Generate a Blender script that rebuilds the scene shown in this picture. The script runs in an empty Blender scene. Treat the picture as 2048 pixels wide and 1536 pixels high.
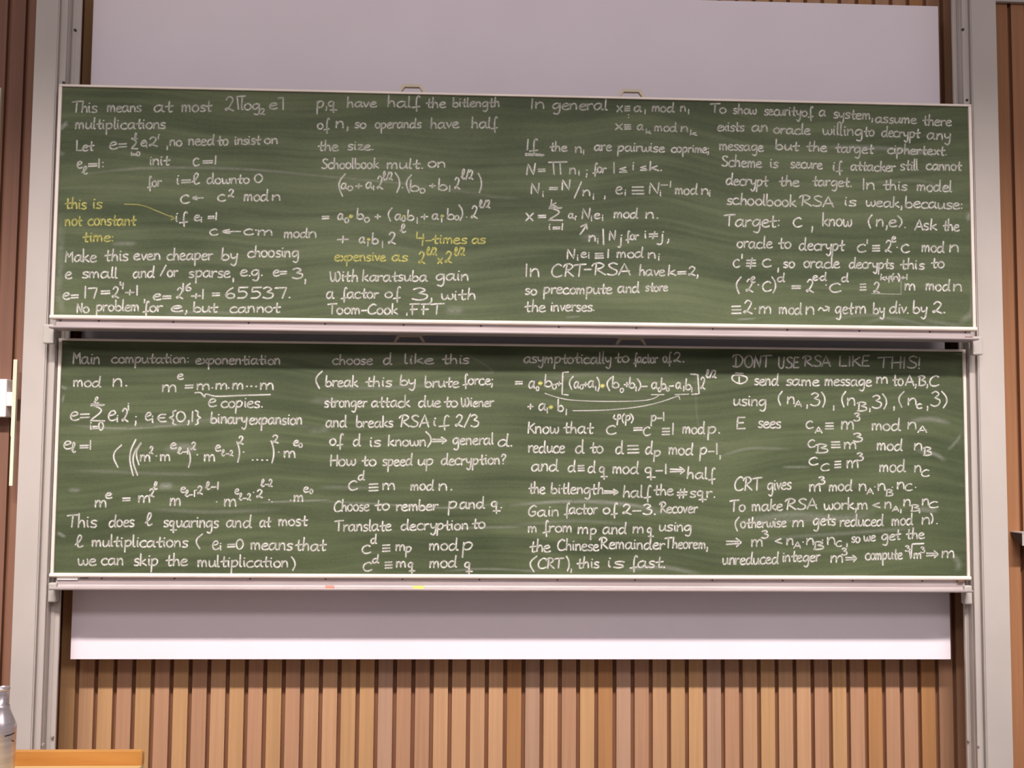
import bpy, bmesh, math, random
from mathutils import Vector, Matrix

# ------------------------------------------------------------------ camera, world, lights, exposure
S = bpy.context.scene
COL = S.collection
FLOOR = 2.30                      # the camera is this far above the floor
CAM = Vector((-0.24027, -4.68611, FLOOR))
YAW, PITCH, ROLL, FPX = -0.04284, 0.06909, -0.00796, 2187.34
ROT = Matrix.Rotation(YAW, 3, 'Z') @ Matrix.Rotation(PITCH, 3, 'X') @ Matrix.Rotation(ROLL, 3, 'Y')
cd = bpy.data.cameras.new('camera')
cd.sensor_width = 36.0
cd.lens = FPX / 2048 * 36.0
cd.clip_start = 0.05
cam = bpy.data.objects.new('camera', cd)
COL.objects.link(cam)
right, fwd, up = ROT.col[0], ROT.col[1], ROT.col[2]
M3 = Matrix((right, up, -fwd)).transposed()
cam.matrix_world = Matrix.Translation(CAM) @ M3.to_4x4()
S.camera = cam

w = bpy.data.worlds.new('room_light')
S.world = w
w.use_nodes = True
w.node_tree.nodes['Background'].inputs[0].default_value = (1.0, 0.90, 0.93, 1)
w.node_tree.nodes['Background'].inputs[1].default_value = 0.265


def area(name, loc, aim, sx, sy, power, colr, spread=180):
    d = bpy.data.lights.new(name, 'AREA')
    d.shape = 'RECTANGLE'
    d.size, d.size_y = sx, sy
    d.energy = power
    d.color = colr
    d.spread = math.radians(spread)
    o = bpy.data.objects.new(name, d)
    COL.objects.link(o)
    o.location = loc
    o.rotation_euler = (Vector(aim) - Vector(loc)).to_track_quat('-Z', 'Z').to_euler()
    return o


# a long strip lamp that washes the boards, and the hall lamps farther back
area('board_lamp', (0, -3.2, FLOOR + 3.05), (0, 0.0, FLOOR - 0.34), 8.5, 0.20, 97, (1.0, 0.915, 0.89), 50)
area('hall_lamp', (0, -6.2, FLOOR + 3.2), (0, 0.0, FLOOR + 0.5), 7.0, 0.7, 140, (1.0, 0.90, 0.91), 180)
# a ceiling lamp over the lecture desk
area('desk_lamp', (-1.9, -2.6, FLOOR + 3.3), (-1.9, -2.3, 0.0), 0.9, 0.4, 13, (1.0, 0.92, 0.88), 62)

S.view_settings.view_transform = 'Standard'
S.view_settings.look = 'None'
S.view_settings.gamma = 1.0
S.view_settings.use_curve_mapping = False
S.view_settings.exposure = 0.0


def on_plane(px, py, y):
    """Point of the vertical plane at depth y that the photograph shows at pixel (px, py)."""
    d = right * ((px - 1024) / FPX) + fwd + up * ((768 - py) / FPX)
    t = (y - CAM.y) / d.y
    p = CAM + d * t
    return p.x, p.z


# ------------------------------------------------------------------ materials
def srgb(r, g, b):
    return tuple((c / 255 / 12.92) if c / 255 <= 0.04045 else ((c / 255 + 0.055) / 1.055) ** 2.4 for c in (r, g, b)) + (1,)


def new_mat(name):
    m = bpy.data.materials.new(name)
    m.use_nodes = True
    n = m.node_tree.nodes
    return m, n, m.node_tree.links, n['Principled BSDF']


def noise_mat(name, c0, c1, scale=(8, 8, 8), rough=0.5, metal=0.0, bump=0.0, detail=4, lo=0.35, hi=0.65, spec=0.4, coat=0):
    m, n, l, p = new_mat(name)
    tc = n.new('ShaderNodeTexCoord')
    mp = n.new('ShaderNodeMapping')
    mp.inputs['Scale'].default_value = scale
    nz = n.new('ShaderNodeTexNoise')
    nz.inputs['Scale'].default_value = 1.0
    nz.inputs['Detail'].default_value = detail
    r = n.new('ShaderNodeValToRGB')
    r.color_ramp.elements[0].color = c0
    r.color_ramp.elements[1].color = c1
    r.color_ramp.elements[0].position = lo
    r.color_ramp.elements[1].position = hi
    l.new(tc.outputs['Object'], mp.inputs['Vector'])
    l.new(mp.outputs[0], nz.inputs['Vector'])
    l.new(nz.outputs['Fac'], r.inputs['Fac'])
    l.new(r.outputs[0], p.inputs['Base Color'])
    p.inputs['Roughness'].default_value = rough
    p.inputs['Metallic'].default_value = metal
    p.inputs['Specular IOR Level'].default_value = spec
    if bump:
        b = n.new('ShaderNodeBump')
        b.inputs['Strength'].default_value = bump
        b.inputs['Distance'].default_value = 0.002
        l.new(nz.outputs['Fac'], b.inputs['Height'])
        l.new(b.outputs[0], p.inputs['Normal'])
    return m


def slat_mat():
    """Wood with vertical grain; the tone of each slat is its object colour."""
    m, n, l, p = new_mat('slat_wood')
    tc = n.new('ShaderNodeTexCoord')
    oi = n.new('ShaderNodeObjectInfo')
    mp = n.new('ShaderNodeMapping')
    mp.inputs['Scale'].default_value = (70, 70, 1.6)
    add = n.new('ShaderNodeVectorMath')
    mul = n.new('ShaderNodeVectorMath')
    mul.operation = 'SCALE'
    mul.inputs['Scale'].default_value = 37.0
    cmb = n.new('ShaderNodeCombineXYZ')
    for i in range(3):
        l.new(oi.outputs['Random'], cmb.inputs[i])
    l.new(cmb.outputs[0], mul.inputs[0])
    l.new(tc.outputs['Object'], add.inputs[0])
    l.new(mul.outputs[0], add.inputs[1])
    l.new(add.outputs[0], mp.inputs['Vector'])
    nz = n.new('ShaderNodeTexNoise')
    nz.inputs['Scale'].default_value = 1.0
    nz.inputs['Detail'].default_value = 5
    l.new(mp.outputs[0], nz.inputs['Vector'])
    r = n.new('ShaderNodeMapRange')
    r.inputs['From Min'].default_value = 0.3
    r.inputs['From Max'].default_value = 0.7
    r.inputs['To Min'].default_value = 0.90
    r.inputs['To Max'].default_value = 1.07
    l.new(nz.outputs['Fac'], r.inputs['Value'])
    mx = n.new('ShaderNodeVectorMath')
    mx.operation = 'SCALE'
    l.new(oi.outputs['Color'], mx.inputs[0])
    l.new(r.outputs[0], mx.inputs['Scale'])
    l.new(mx.outputs[0], p.inputs['Base Color'])
    p.inputs['Roughness'].default_value = 0.6
    p.inputs['Specular IOR Level'].default_value = 0.25
    return m


def board_mat():
    """Green board enamel with wiped chalk dust in long horizontal drags."""
    m, n, l, p = new_mat('green_board')
    tc = n.new('ShaderNodeTexCoord')
    oi = n.new('ShaderNodeObjectInfo')
    cmb = n.new('ShaderNodeCombineXYZ')
    l.new(oi.outputs['Random'], cmb.inputs[1])
    mul = n.new('ShaderNodeVectorMath')
    mul.operation = 'SCALE'
    mul.inputs['Scale'].default_value = 20
    l.new(cmb.outputs[0], mul.inputs[0])
    add = n.new('ShaderNodeVectorMath')
    l.new(tc.outputs['Object'], add.inputs[0])
    l.new(mul.outputs[0], add.inputs[1])
    # a slow bend so that the wiping drags arc
    wv = n.new('ShaderNodeTexNoise')
    wv.inputs['Scale'].default_value = 1.1
    wv.inputs['Detail'].default_value = 1
    l.new(add.outputs[0], wv.inputs['Vector'])
    sc = n.new('ShaderNodeVectorMath')
    sc.operation = 'MULTIPLY'
    sc.inputs[1].default_value = (0, 0, 0.28)
    l.new(wv.outputs['Color'], sc.inputs[0])
    ad2 = n.new('ShaderNodeVectorMath')
    l.new(add.outputs[0], ad2.inputs[0])
    l.new(sc.outputs[0], ad2.inputs[1])
    facs = []
    for scale, lo, hi, amt in (((0.8, 1, 9), 0.36, 0.84, 0.46), ((1.3, 1, 36), 0.40, 0.85, 0.42), ((1.6, 1, 2.4), 0.36, 0.86, 0.46), ((90, 1, 200), 0.35, 0.8, 0.16)):
        mp = n.new('ShaderNodeMapping')
        mp.inputs['Scale'].default_value = scale
        l.new(ad2.outputs[0], mp.inputs['Vector'])
        nz = n.new('ShaderNodeTexNoise')
        nz.inputs['Scale'].default_value = 1
        nz.inputs['Detail'].default_value = 4
        l.new(mp.outputs[0], nz.inputs['Vector'])
        r = n.new('ShaderNodeMapRange')
        r.inputs['From Min'].default_value = lo
        r.inputs['From Max'].default_value = hi
        r.inputs['To Max'].default_value = amt
        l.new(nz.outputs['Fac'], r.inputs['Value'])
        facs.append(r.outputs[0])
    s = facs[0]
    for f in facs[1:]:
        a = n.new('ShaderNodeMath')
        a.operation = 'ADD'
        l.new(s, a.inputs[0])
        l.new(f, a.inputs[1])
        s = a.outputs[0]
    mx = n.new('ShaderNodeMix')
    mx.data_type = 'RGBA'
    l.new(s, mx.inputs['Factor'])
    mx.inputs['A'].default_value = (0.033, 0.047, 0.020, 1)
    mx.inputs['B'].default_value = (0.130, 0.156, 0.078, 1)
    l.new(mx.outputs['Result'], p.inputs['Base Color'])
    p.inputs['Roughness'].default_value = 0.62
    p.inputs['Specular IOR Level'].default_value = 0.22
    return m


def chalk_mat(name, colr, grain=260, lo=0.30, hi=0.62, strength=1.0):
    """Chalk dust: how thick it lies comes from the stroke's own 'chalk' attribute and a grain."""
    m, n, l, p = new_mat(name)
    at = n.new('ShaderNodeAttribute')
    at.attribute_name = 'chalk'
    tc = n.new('ShaderNodeTexCoord')
    nz = n.new('ShaderNodeTexNoise')
    nz.inputs['Scale'].default_value = grain
    nz.inputs['Detail'].default_value = 2
    l.new(tc.outputs['Object'], nz.inputs['Vector'])
    r = n.new('ShaderNodeMapRange')
    r.inputs['From Min'].default_value = lo
    r.inputs['From Max'].default_value = hi
    r.inputs['To Min'].default_value = 0.45 * strength
    r.inputs['To Max'].default_value = 1.0 * strength
    l.new(nz.outputs['Fac'], r.inputs['Value'])
    mu = n.new('ShaderNodeMath')
    mu.operation = 'MULTIPLY'
    mu.use_clamp = True
    l.new(at.outputs['Fac'], mu.inputs[0])
    l.new(r.outputs[0], mu.inputs[1])
    l.new(mu.outputs[0], p.inputs['Alpha'])
    p.inputs['Base Color'].default_value = colr
    p.inputs['Roughness'].default_value = 0.95
    p.inputs['Specular IOR Level'].default_value = 0.05
    return m


MAT = dict(
    slat=slat_mat(),
    back=noise_mat('backing_wood', (0.20, 0.085, 0.04, 1), (0.27, 0.12, 0.06, 1), (60, 60, 2), 0.7),
    board=board_mat(),
    frame=noise_mat('frame_paint', (0.66, 0.58, 0.51, 1), (0.74, 0.66, 0.58, 1), (6, 6, 6), 0.4),
    alu=noise_mat('tray_aluminium', (0.42, 0.355, 0.35, 1), (0.50, 0.43, 0.42, 1), (3, 40, 40), 0.38, 0.35),
    paint=noise_mat('column_paint', (0.445, 0.40, 0.362, 1), (0.475, 0.425, 0.385, 1), (5, 5, 3), 0.45),
    screen=noise_mat('screen_white', (0.815, 0.745, 0.79, 1), (0.835, 0.765, 0.81, 1), (3, 3, 3), 0.85, spec=0.1),
    handle=noise_mat('handle_plastic', (0.50, 0.42, 0.31, 1), (0.57, 0.48, 0.36, 1), (9, 9, 9), 0.5),
    dark=noise_mat('dark_metal', (0.03, 0.025, 0.025, 1), (0.06, 0.05, 0.05, 1), (20, 20, 20), 0.5),
    brown=noise_mat('brown_rubber', (0.13, 0.06, 0.03, 1), (0.17, 0.08, 0.05, 1), (20, 20, 20), 0.6),
    white=noise_mat('white_plastic', (0.84, 0.80, 0.78, 1), (0.90, 0.86, 0.83, 1), (5, 5, 5), 0.45),
    cream=noise_mat('cream_plastic', (0.72, 0.70, 0.52, 1), (0.78, 0.76, 0.58, 1), (5, 5, 5), 0.45),
    bracket=noise_mat('bracket_grey', (0.42, 0.39, 0.35, 1), (0.48, 0.44, 0.40, 1), (9, 9, 9), 0.5),
    steel=noise_mat('brushed_steel', (0.66, 0.59, 0.62, 1), (0.80, 0.73, 0.76, 1), (8, 8, 120), 0.30, 0.8),
    ink=noise_mat('bottle_ink', (0.02, 0.015, 0.02, 1), (0.04, 0.03, 0.04, 1), (30, 30, 30), 0.5),
    desk=noise_mat('orange_wood', (0.74, 0.32, 0.075, 1), (0.86, 0.41, 0.11, 1), (3, 3, 26), 0.5, detail=6),
    desk_top=noise_mat('pale_wood', (0.84, 0.62, 0.26, 1), (0.92, 0.72, 0.36, 1), (2, 30, 3), 0.4),
    floor=noise_mat('floor_linoleum', (0.46, 0.42, 0.40, 1), (0.52, 0.48, 0.45, 1), (9, 9, 9), 0.5),
    red=noise_mat('red_chalk', (0.80, 0.20, 0.15, 1), (0.88, 0.28, 0.20, 1), (90, 90, 90), 0.95),
    yellow=noise_mat('yellow_chalk', (0.82, 0.72, 0.10, 1), (0.90, 0.80, 0.16, 1), (90, 90, 90), 0.95),
    chalk_w=chalk_mat('white_chalk_marks', (0.86, 0.82, 0.76, 1)),
    chalk_y=chalk_mat('yellow_chalk_marks', (0.66, 0.62, 0.19, 1)),
    dust=chalk_mat('chalk_dust', (0.62, 0.62, 0.55, 1), 90, 0.3, 0.7),
)


# ------------------------------------------------------------------ mesh helpers
def box(bm, x0, x1, y0, y1, z0, z1):
    v = [bm.verts.new(c) for c in ((x0, y0, z0), (x1, y0, z0), (x1, y1, z0), (x0, y1, z0), (x0, y0, z1), (x1, y0, z1), (x1, y1, z1), (x0, y1, z1))]
    for f in ((0, 3, 2, 1), (4, 5, 6, 7), (0, 1, 5, 4), (1, 2, 6, 5), (2, 3, 7, 6), (3, 0, 4, 7)):
        bm.faces.new([v[i] for i in f])


def prism(bm, poly, axis, a, b):
    """Extrude a polygon of 2D points along an axis ('x': points are (y, z); 'z': points are (x, y); 'y': points are (x, z))."""
    def at(p, t):
        return {'x': (t, p[0], p[1]), 'z': (p[0], p[1], t), 'y': (p[0], t, p[1])}[axis]
    A = [bm.verts.new(at(p, a)) for p in poly]
    B = [bm.verts.new(at(p, b)) for p in poly]
    bm.faces.new(A)
    bm.faces.new(B[::-1])
    n = len(poly)
    for i in range(n):
        bm.faces.new((A[i], B[i], B[(i + 1) % n], A[(i + 1) % n]))


def lathe(bm, prof, seg=32, cap=True):
    rings = []
    for r, z in prof:
        rings.append([bm.verts.new((r * math.cos(2 * math.pi * k / seg), r * math.sin(2 * math.pi * k / seg), z)) for k in range(seg)])
    for a, b in zip(rings, rings[1:]):
        for k in range(seg):
            bm.faces.new((a[k], a[(k + 1) % seg], b[(k + 1) % seg], b[k]))
    if cap:
        bm.faces.new(rings[0][::-1])
        bm.faces.new(rings[-1])


def obj(name, bm, mat, parent=None, bevel=0.0, smooth=False, seg=2):
    bmesh.ops.recalc_face_normals(bm, faces=bm.faces)
    me = bpy.data.meshes.new(name)
    if smooth:
        for f in bm.faces:
            f.smooth = True
    bm.to_mesh(me)
    bm.free()
    me.materials.append(mat)
    o = bpy.data.objects.new(name, me)
    COL.objects.link(o)
    if parent:
        o.parent = parent
        o.matrix_parent_inverse = Matrix.Translation(-parent.location)
    if bevel:
        b = o.modifiers.new('bevel', 'BEVEL')
        b.width = bevel
        b.segments = seg
        b.limit_method = 'ANGLE'
    return o


def box_obj(name, mat, parent, *c, bevel=0.0):
    bm = bmesh.new()
    box(bm, *c)
    return obj(name, bm, mat, parent, bevel)


def thing(name, loc, label, cat, group=None):
    o = bpy.data.objects.new(name, None)
    COL.objects.link(o)
    o.location = loc
    tag(o, label, cat, group)
    return o


def tag(o, label, cat, group=None):
    o['label'] = label
    o['category'] = cat
    if group:
        o['group'] = group


# ------------------------------------------------------------------ the setting
fl = box_obj('floor', MAT['floor'], None, -4.5, 4.5, -9.0, 0.62, -0.10, 0.0)
fl['kind'] = 'structure'
SLAT_Y = 0.385                                    # front of the wooden slats
wall = box_obj('wall_back', MAT['back'], None, -3.3, 3.3, SLAT_Y + 0.026, SLAT_Y + 0.10, 0.0, 5.4)
wall['kind'] = 'structure'
xa = on_plane(151.4, 1450, SLAT_Y)[0]
xb = on_plane(1911.0, 1450, SLAT_Y)[0]
PITCHX = (xb - xa) / 48                           # 49 gaps can be counted between the two columns
GAP = 0.019
bm = bmesh.new()
hw = (PITCHX - GAP) / 2
box(bm, -hw, hw, 0, 0.026, 0.0, 5.4)
bmesh.ops.recalc_face_normals(bm, faces=bm.faces)
slat_me = bpy.data.meshes.new('slat')
bm.to_mesh(slat_me)
bm.free()
slat_me.materials.append(MAT['slat'])
rnd = random.Random(11)
special = {47: 'o', 46: 'm', 44: 'o', 45: 'm', 43: 'm', 42: 'y', 41: 'm', 24: 'o', 25: 'g', 23: 'p', 26: 'p', 29: 'o', 13: 'p', 9: 'y', 11: 'y', 10: 'm', 8: 'p', 7: 'm'}
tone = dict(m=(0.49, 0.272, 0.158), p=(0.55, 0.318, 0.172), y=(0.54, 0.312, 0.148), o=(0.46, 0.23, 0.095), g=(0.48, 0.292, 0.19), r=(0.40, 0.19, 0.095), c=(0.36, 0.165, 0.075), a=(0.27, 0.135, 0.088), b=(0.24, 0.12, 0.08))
i = -9
while xa + (i + 1) * PITCHX < 3.28:
    k = special.get(i + 1, rnd.choice('mmppyygp'))
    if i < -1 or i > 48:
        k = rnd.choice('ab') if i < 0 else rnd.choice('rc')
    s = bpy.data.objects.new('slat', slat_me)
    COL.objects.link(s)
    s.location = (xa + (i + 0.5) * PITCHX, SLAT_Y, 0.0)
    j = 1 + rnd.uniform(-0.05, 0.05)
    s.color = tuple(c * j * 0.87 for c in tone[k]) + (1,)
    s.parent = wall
    i += 1

# ------------------------------------------------------------------ projection screen
SCR_Y = 0.25
scr = thing('projection_screen', (0.008, SCR_Y, FLOOR - 0.887), 'tall white matte projection panel on the slatted wall behind the two green boards', 'screen')
box_obj('panel', MAT['screen'], scr, -1.9542, 1.9712, SCR_Y, SCR_Y + 0.014, FLOOR - 0.887, FLOOR + 2.152, bevel=0.002)
for x in (-1.2, 0.0, 1.2):
    box_obj('mounting_rail', MAT['bracket'], scr, x - 0.03, x + 0.03, SCR_Y + 0.014, SLAT_Y, FLOOR - 0.5, FLOOR + 2.0)

# ------------------------------------------------------------------ guide columns
def column(sgn, xo, label):
    col = thing('guide_post', (sgn * 2.05, 0.2, 0.0), label, 'column', 'board guide columns')
    top = FLOOR + 2.6
    o = abs(xo)
    # plan of the left column, outer face first; mirrored for the other
    face = [(-o, 0.055), (-2.037, 0.055), (-2.037, 0.162), (-o + 0.03, 0.162), (-o + 0.03, SLAT_Y), (-o, SLAT_Y)]
    lip = [(-2.037, 0.082), (-2.006, 0.082), (-2.006, 0.096), (-2.011, 0.10), (-2.011, 0.106), (-2.006, 0.11), (-2.006, 0.16), (-2.037, 0.16)]
    inner = abs(on_plane(119, 1300, 0.160)[0]) if sgn < 0 else abs(on_plane(1928, 1300, 0.160)[0])
    mid = (inner + 2.006) / 2
    rail = [(-2.006, 0.140), (-mid - 0.004, 0.140), (-mid, 0.146), (-inner, 0.146), (-inner, 0.162), (-2.006, 0.162)]
    for name, poly, mat in (('front_channel', face, 'paint'), ('guide_channel', lip, 'paint'), ('inner_rail', rail, 'paint')):
        p = [(x * (-sgn), y) for x, y in poly]
        bm = bmesh.new()
        prism(bm, p, 'z', 0.0, top)
        obj(name, bm, MAT[mat], col, 0.003)
    # two ridges that run the whole height of the front channel's inner flank
    for y in (0.060, 0.070):
        a, b = sorted((-sgn * -2.037, -sgn * -2.033))
        box_obj('ridge', MAT['paint'], col, a, b, y, y + 0.004, 0.0, top)
    return col


cl = column(-1, -2.1319, 'pale painted steel guide column beside the white wall box with a cream bar')
cr = column(1, 2.1513, 'pale painted steel guide column beside the wedge shelf and header beam')


def screw(parent, x, y, z, r, mat, name='screw', deep=0.006):
    bm = bmesh.new()
    bmesh.ops.create_cone(bm, cap_ends=True, segments=10, radius1=r, radius2=r * 0.7, depth=deep, matrix=Matrix.Translation((x, y, z)) @ Matrix.Rotation(math.pi / 2, 4, 'X'))
    return obj(name, bm, mat, parent, smooth=False)


for parent, pts in ((cl, ((86, 1489, 0.080), (104, 1474, 0.138))), (cr, ((1937, 1481, 0.138), (1957, 1492, 0.080))), (cl, ((127, 165, 0.080), (150, 60, 0.138))), (cr, ((1926, 59, 0.080), (1934, 200, 0.080)))):
    for px, py, yy in pts:
        x, z = on_plane(px, py, yy)
        screw(parent, x, yy, z, 0.0065, MAT['alu'] if py > 1000 else MAT['dark'], 'bolt', 0.010)

# header beam at the top of the right column
x0, _ = on_plane(1986, 3, 0.28)
z0 = on_plane(2015, 3, 0.36)[1]
hb = thing('header_bar', (2.6, 0.3, z0), 'pale horizontal header beam running outward from the top of the guide column', 'beam')
box_obj('beam_body', MAT['paint'], hb, 2.1520, 3.2, 0.362, SLAT_Y - 0.0005, z0, z0 + 0.12, bevel=0.004)
box_obj('beam_flange', MAT['paint'], hb, 2.1520, 3.2, 0.356, 0.362, z0 - 0.002, z0 + 0.03, bevel=0.002)


# ------------------------------------------------------------------ the two sliding boards
def board(y, zb, zt, label, handles, screws, extras):
    b = thing('sliding_blackboard', (0, y, zb), label, 'blackboard')
    W = 2.0
    t = 0.028
    box_obj('writing_panel', MAT['board'], b, -W + 0.012, W - 0.012, y + 0.006, y + t, zb, zt - 0.008)
    box_obj('top_rail', MAT['frame'], b, -W, W, y - 0.004, y + t, zt - 0.010, zt, bevel=0.002)
    for s in (-1, 1):
        a, c = sorted((s * W, s * (W - 0.014)))
        box_obj('side_rail', MAT['frame'], b, a, c, y - 0.004, y + t, zb, zt - 0.010, bevel=0.002)
    # rounded white bar under the writing panel
    bm = bmesh.new()
    prism(bm, [(y - 0.010, zb + 0.001), (y - 0.015, zb - 0.005), (y - 0.015, zb - 0.012), (y - 0.010, zb - 0.017), (y + t, zb - 0.017), (y + t, zb + 0.001)], 'x', -W, W)
    obj('bottom_rail', bm, MAT['frame'], b, 0.002)
    # chalk tray: fascia, ledge and a raised front lip
    bm = bmesh.new()
    zf = zb - 0.060
    prism(bm, [(y + 0.004, zb - 0.017), (y + t, zb - 0.017), (y + t, zf - 0.004), (y - 0.070, zf - 0.004), (y - 0.074, zf), (y - 0.074, zf + 0.007), (y - 0.070, zf + 0.007), (y - 0.067, zf + 0.001), (y - 0.004, zf + 0.001), (y + 0.004, zf + 0.010)], 'x', -W + 0.022, W - 0.022)
    tray = obj('chalk_tray', bm, MAT['alu'], b, 0.0012)
    for px in screws:
        x, _ = on_plane(px, 1150 if zb < 2 else 642, y)
        sc = screw(tray, x, y + 0.003, zb - 0.022, 0.0042, MAT['dark'])
    # end brackets that run on the columns
    for s in (-1, 1):
        up_ = zb > 2
        a, c = sorted((s * (W + (0.026 if up_ else 0.004)), s * (W - (0.020 if up_ else 0.032))))
        box_obj('end_bracket', MAT['bracket'], b, a, c, y - 0.012, y + 0.028, zf - 0.062, zf + 0.020, bevel=0.006)
    # splayed loop handles on the top edge
    for px0, px1 in handles:
        xa_, _ = on_plane(px0, 178 if zb > 2 else 690, y)
        xb_, _ = on_plane(px1, 178 if zb > 2 else 690, y)
        h, th, ins = 0.036, 0.012, 0.020
        bm = bmesh.new()
        outer = [(xa_, 0), (xa_ + ins, h), (xb_ - ins, h), (xb_, 0)]
        inner = [(xa_ + th, 0), (xa_ + ins + th * 0.75, h - th), (xb_ - ins - th * 0.75, h - th), (xb_ - th, 0)]
        for i in range(3):
            q = [outer[i], outer[i + 1], inner[i + 1], inner[i]]
            prism(bm, [(p[0], zt + p[1]) for p in q], 'y', y + 0.002, y + 0.024)
        bmesh.ops.remove_doubles(bm, verts=bm.verts, dist=1e-5)
        obj('handle', bm, MAT['handle'], b)
    for name, mat, (px0, px1, py0, py1), dy in extras:
        xl, zt_ = on_plane(px0, py0, y - dy)
        xr, zb_ = on_plane(px1, py1, y - dy)
        box_obj(name, MAT[mat], b, xl, xr, y - dy, y + 0.004, zb_, zt_, bevel=0.002)
    return b


UY, LY = 0.0, 0.10566
UZB, UZT = FLOOR + 0.59602, FLOOR + 1.59625
LZB, LZT = FLOOR - 0.49817, FLOOR + 0.50946
upper = board(UY, UZB, UZT, 'wide green chalkboard filled with white and yellow notes, slid up above the other board', ((796, 852), (1235, 1291)),
              (120, 197, 346, 497, 650, 807, 962, 1118, 1273, 1426, 1575, 1719, 1860, 1931),
              (('end_stop', 'brown', (1932, 1945, 673, 678), 0.012),))
lower = board(LY, LZB, LZT, 'wide green chalkboard below the other, with red and yellow chalk in its tray', ((786, 851), (1230, 1294)),
              (126, 203, 349, 500, 651, 805, 959, 1115, 1270, 1425, 1566, 1706, 1845),
              (('tray_plate', 'white', (114, 155, 1146, 1160), 0.004), ('end_stop', 'dark', (160, 176, 1150, 1157), 0.006), ('end_stop', 'brown', (1916, 1929, 1159, 1165), 0.010)))

# pieces of chalk lying in the lower tray
for px0, px1, mat, lab in ((651, 668, 'red', 'short stub of red chalk lying in the tray of the lower board'), (826, 848, 'yellow', 'short stub of yellow chalk lying in the tray of the lower board')):
    cy = LY - 0.058
    x0, _ = on_plane(px0, 1172, cy)
    x1, _ = on_plane(px1, 1172, cy)
    zc = LZB - 0.059 + 0.0085
    bm = bmesh.new()
    r = 0.0082
    lathe(bm, [(r * 0.75, 0), (r, 0.0015), (r * 0.98, (x1 - x0) * 0.6), (r * 0.93, x1 - x0 - 0.002), (r * 0.6, x1 - x0)], 14)
    bmesh.ops.transform(bm, matrix=Matrix.Rotation(math.pi / 2, 4, 'Y'), verts=bm.verts)
    ck = obj('chalk_stub', bm, MAT[mat], None, smooth=True)
    ck.location = (x0, cy, zc)
    tag(ck, lab, 'chalk')

# ------------------------------------------------------------------ fittings on the wall beside the columns
x1, zt = on_plane(5, 178, SLAT_Y)
wp = thing('white_panel', (x1 - 0.3, SLAT_Y - 0.02, zt - 1.05), 'tall white wall panel whose edge shows beyond the slats left of the guide column', 'panel')
box_obj('sheet', MAT['white'], wp, x1 - 0.6, x1 - 0.004, SLAT_Y - 0.018, SLAT_Y - 0.001, zt - 1.05, zt - 0.004)
box_obj('edge_strip', MAT['cream'], wp, x1 - 0.005, x1, SLAT_Y - 0.02, SLAT_Y - 0.001, zt - 1.05, zt)

SWY = 0.30
bx1, bz1 = on_plane(14, 758, SWY)
_, bz0 = on_plane(14, 834, SWY)
sw = thing('switch_bar', (bx1, SLAT_Y, bz0), 'white wall box linked to a tall thin cream bar beside the guide column', 'wall fitting')
box_obj('box', MAT['white'], sw, bx1 - 0.15, bx1, SWY, SLAT_Y - 0.0005, bz0, bz1, bevel=0.004)
lx1, lz1 = on_plane(26, 784, SWY)
_, lz0 = on_plane(26, 812, SWY)
box_obj('link', MAT['white'], sw, bx1 - 0.001, lx1 + 0.001, SWY + 0.004, SWY + 0.05, lz0, lz1, bevel=0.002)
rx0 = on_plane(25, 800, SWY)[0]
_, rz1 = on_plane(30, 719, SWY)
_, rz0 = on_plane(28, 972, SWY)
_, rzm = on_plane(28, 873, SWY)
box_obj('bar', MAT['cream'], sw, rx0, rx0 + 0.016, SWY - 0.004, SWY + 0.018, rz0, rz1, bevel=0.002)
box_obj('bar_edge', MAT['cream'], sw, rx0 - 0.003, rx0 + 0.001, SWY, SWY + 0.016, rzm, rz1, bevel=0.001)

# wedge shelf on the slats by the other column
wx, wz = on_plane(2021, 1063, SLAT_Y)
sh = thing('wedge_shelf', (wx + 0.1, SLAT_Y, wz - 0.15), 'small grey wall shelf with a sloping dark underside next to the guide column', 'shelf')
bm = bmesh.new()
prism(bm, [(SLAT_Y - 0.0005, wz - 0.012), (SLAT_Y - 0.10, wz - 0.060), (SLAT_Y - 0.105, wz - 0.056), (SLAT_Y - 0.105, wz - 0.004), (SLAT_Y - 0.0005, wz - 0.004)], 'x', wx, wx + 0.26)
obj('bracket_body', bm, MAT['dark'], sh, 0.003)
box_obj('shelf_top', MAT['bracket'], sh, wx - 0.002, wx + 0.262, SLAT_Y - 0.112, SLAT_Y - 0.0005, wz - 0.004, wz + 0.002, bevel=0.001)
box_obj('front_plate', MAT['bracket'], sh, wx - 0.001, wx + 0.261, SLAT_Y - 0.110, SLAT_Y - 0.105, wz - 0.058, wz - 0.004, bevel=0.001)

# ------------------------------------------------------------------ desk and bottle in front
DY = CAM.y + 2.95
dx1, dzt = on_plane(285, 1502, DY)
_, dzb = on_plane(285, 1531, DY)
dk = thing('lecture_desk', (dx1 - 0.6, DY - 0.3, 0.0), 'orange wooden lecture desk with an upright back board, standing in front of the slatted wall', 'desk')
bm = bmesh.new()
r = 0.010
poly = [(dx1 - 1.3, dzb), (dx1, dzb)] + [(dx1 - r + r * math.cos(a), dzt - r + r * math.sin(a)) for a in (0, math.pi / 6, math.pi / 3, math.pi / 2)] + [(dx1 - 1.3, dzt)]
prism(bm, poly, 'y', DY, DY + 0.02)
obj('back_board', bm, MAT['desk'], dk, 0.0015)
box_obj('desk_top', MAT['desk_top'], dk, dx1 - 1.3, dx1, DY - 0.65, DY + 0.02, dzb - 0.030, dzb, bevel=0.003)
for x in (dx1 - 1.28, dx1 - 0.045):
    box_obj('side_panel', MAT['desk'], dk, x, x + 0.025, DY - 0.6, DY, 0.0, dzb - 0.030, bevel=0.002)
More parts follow.
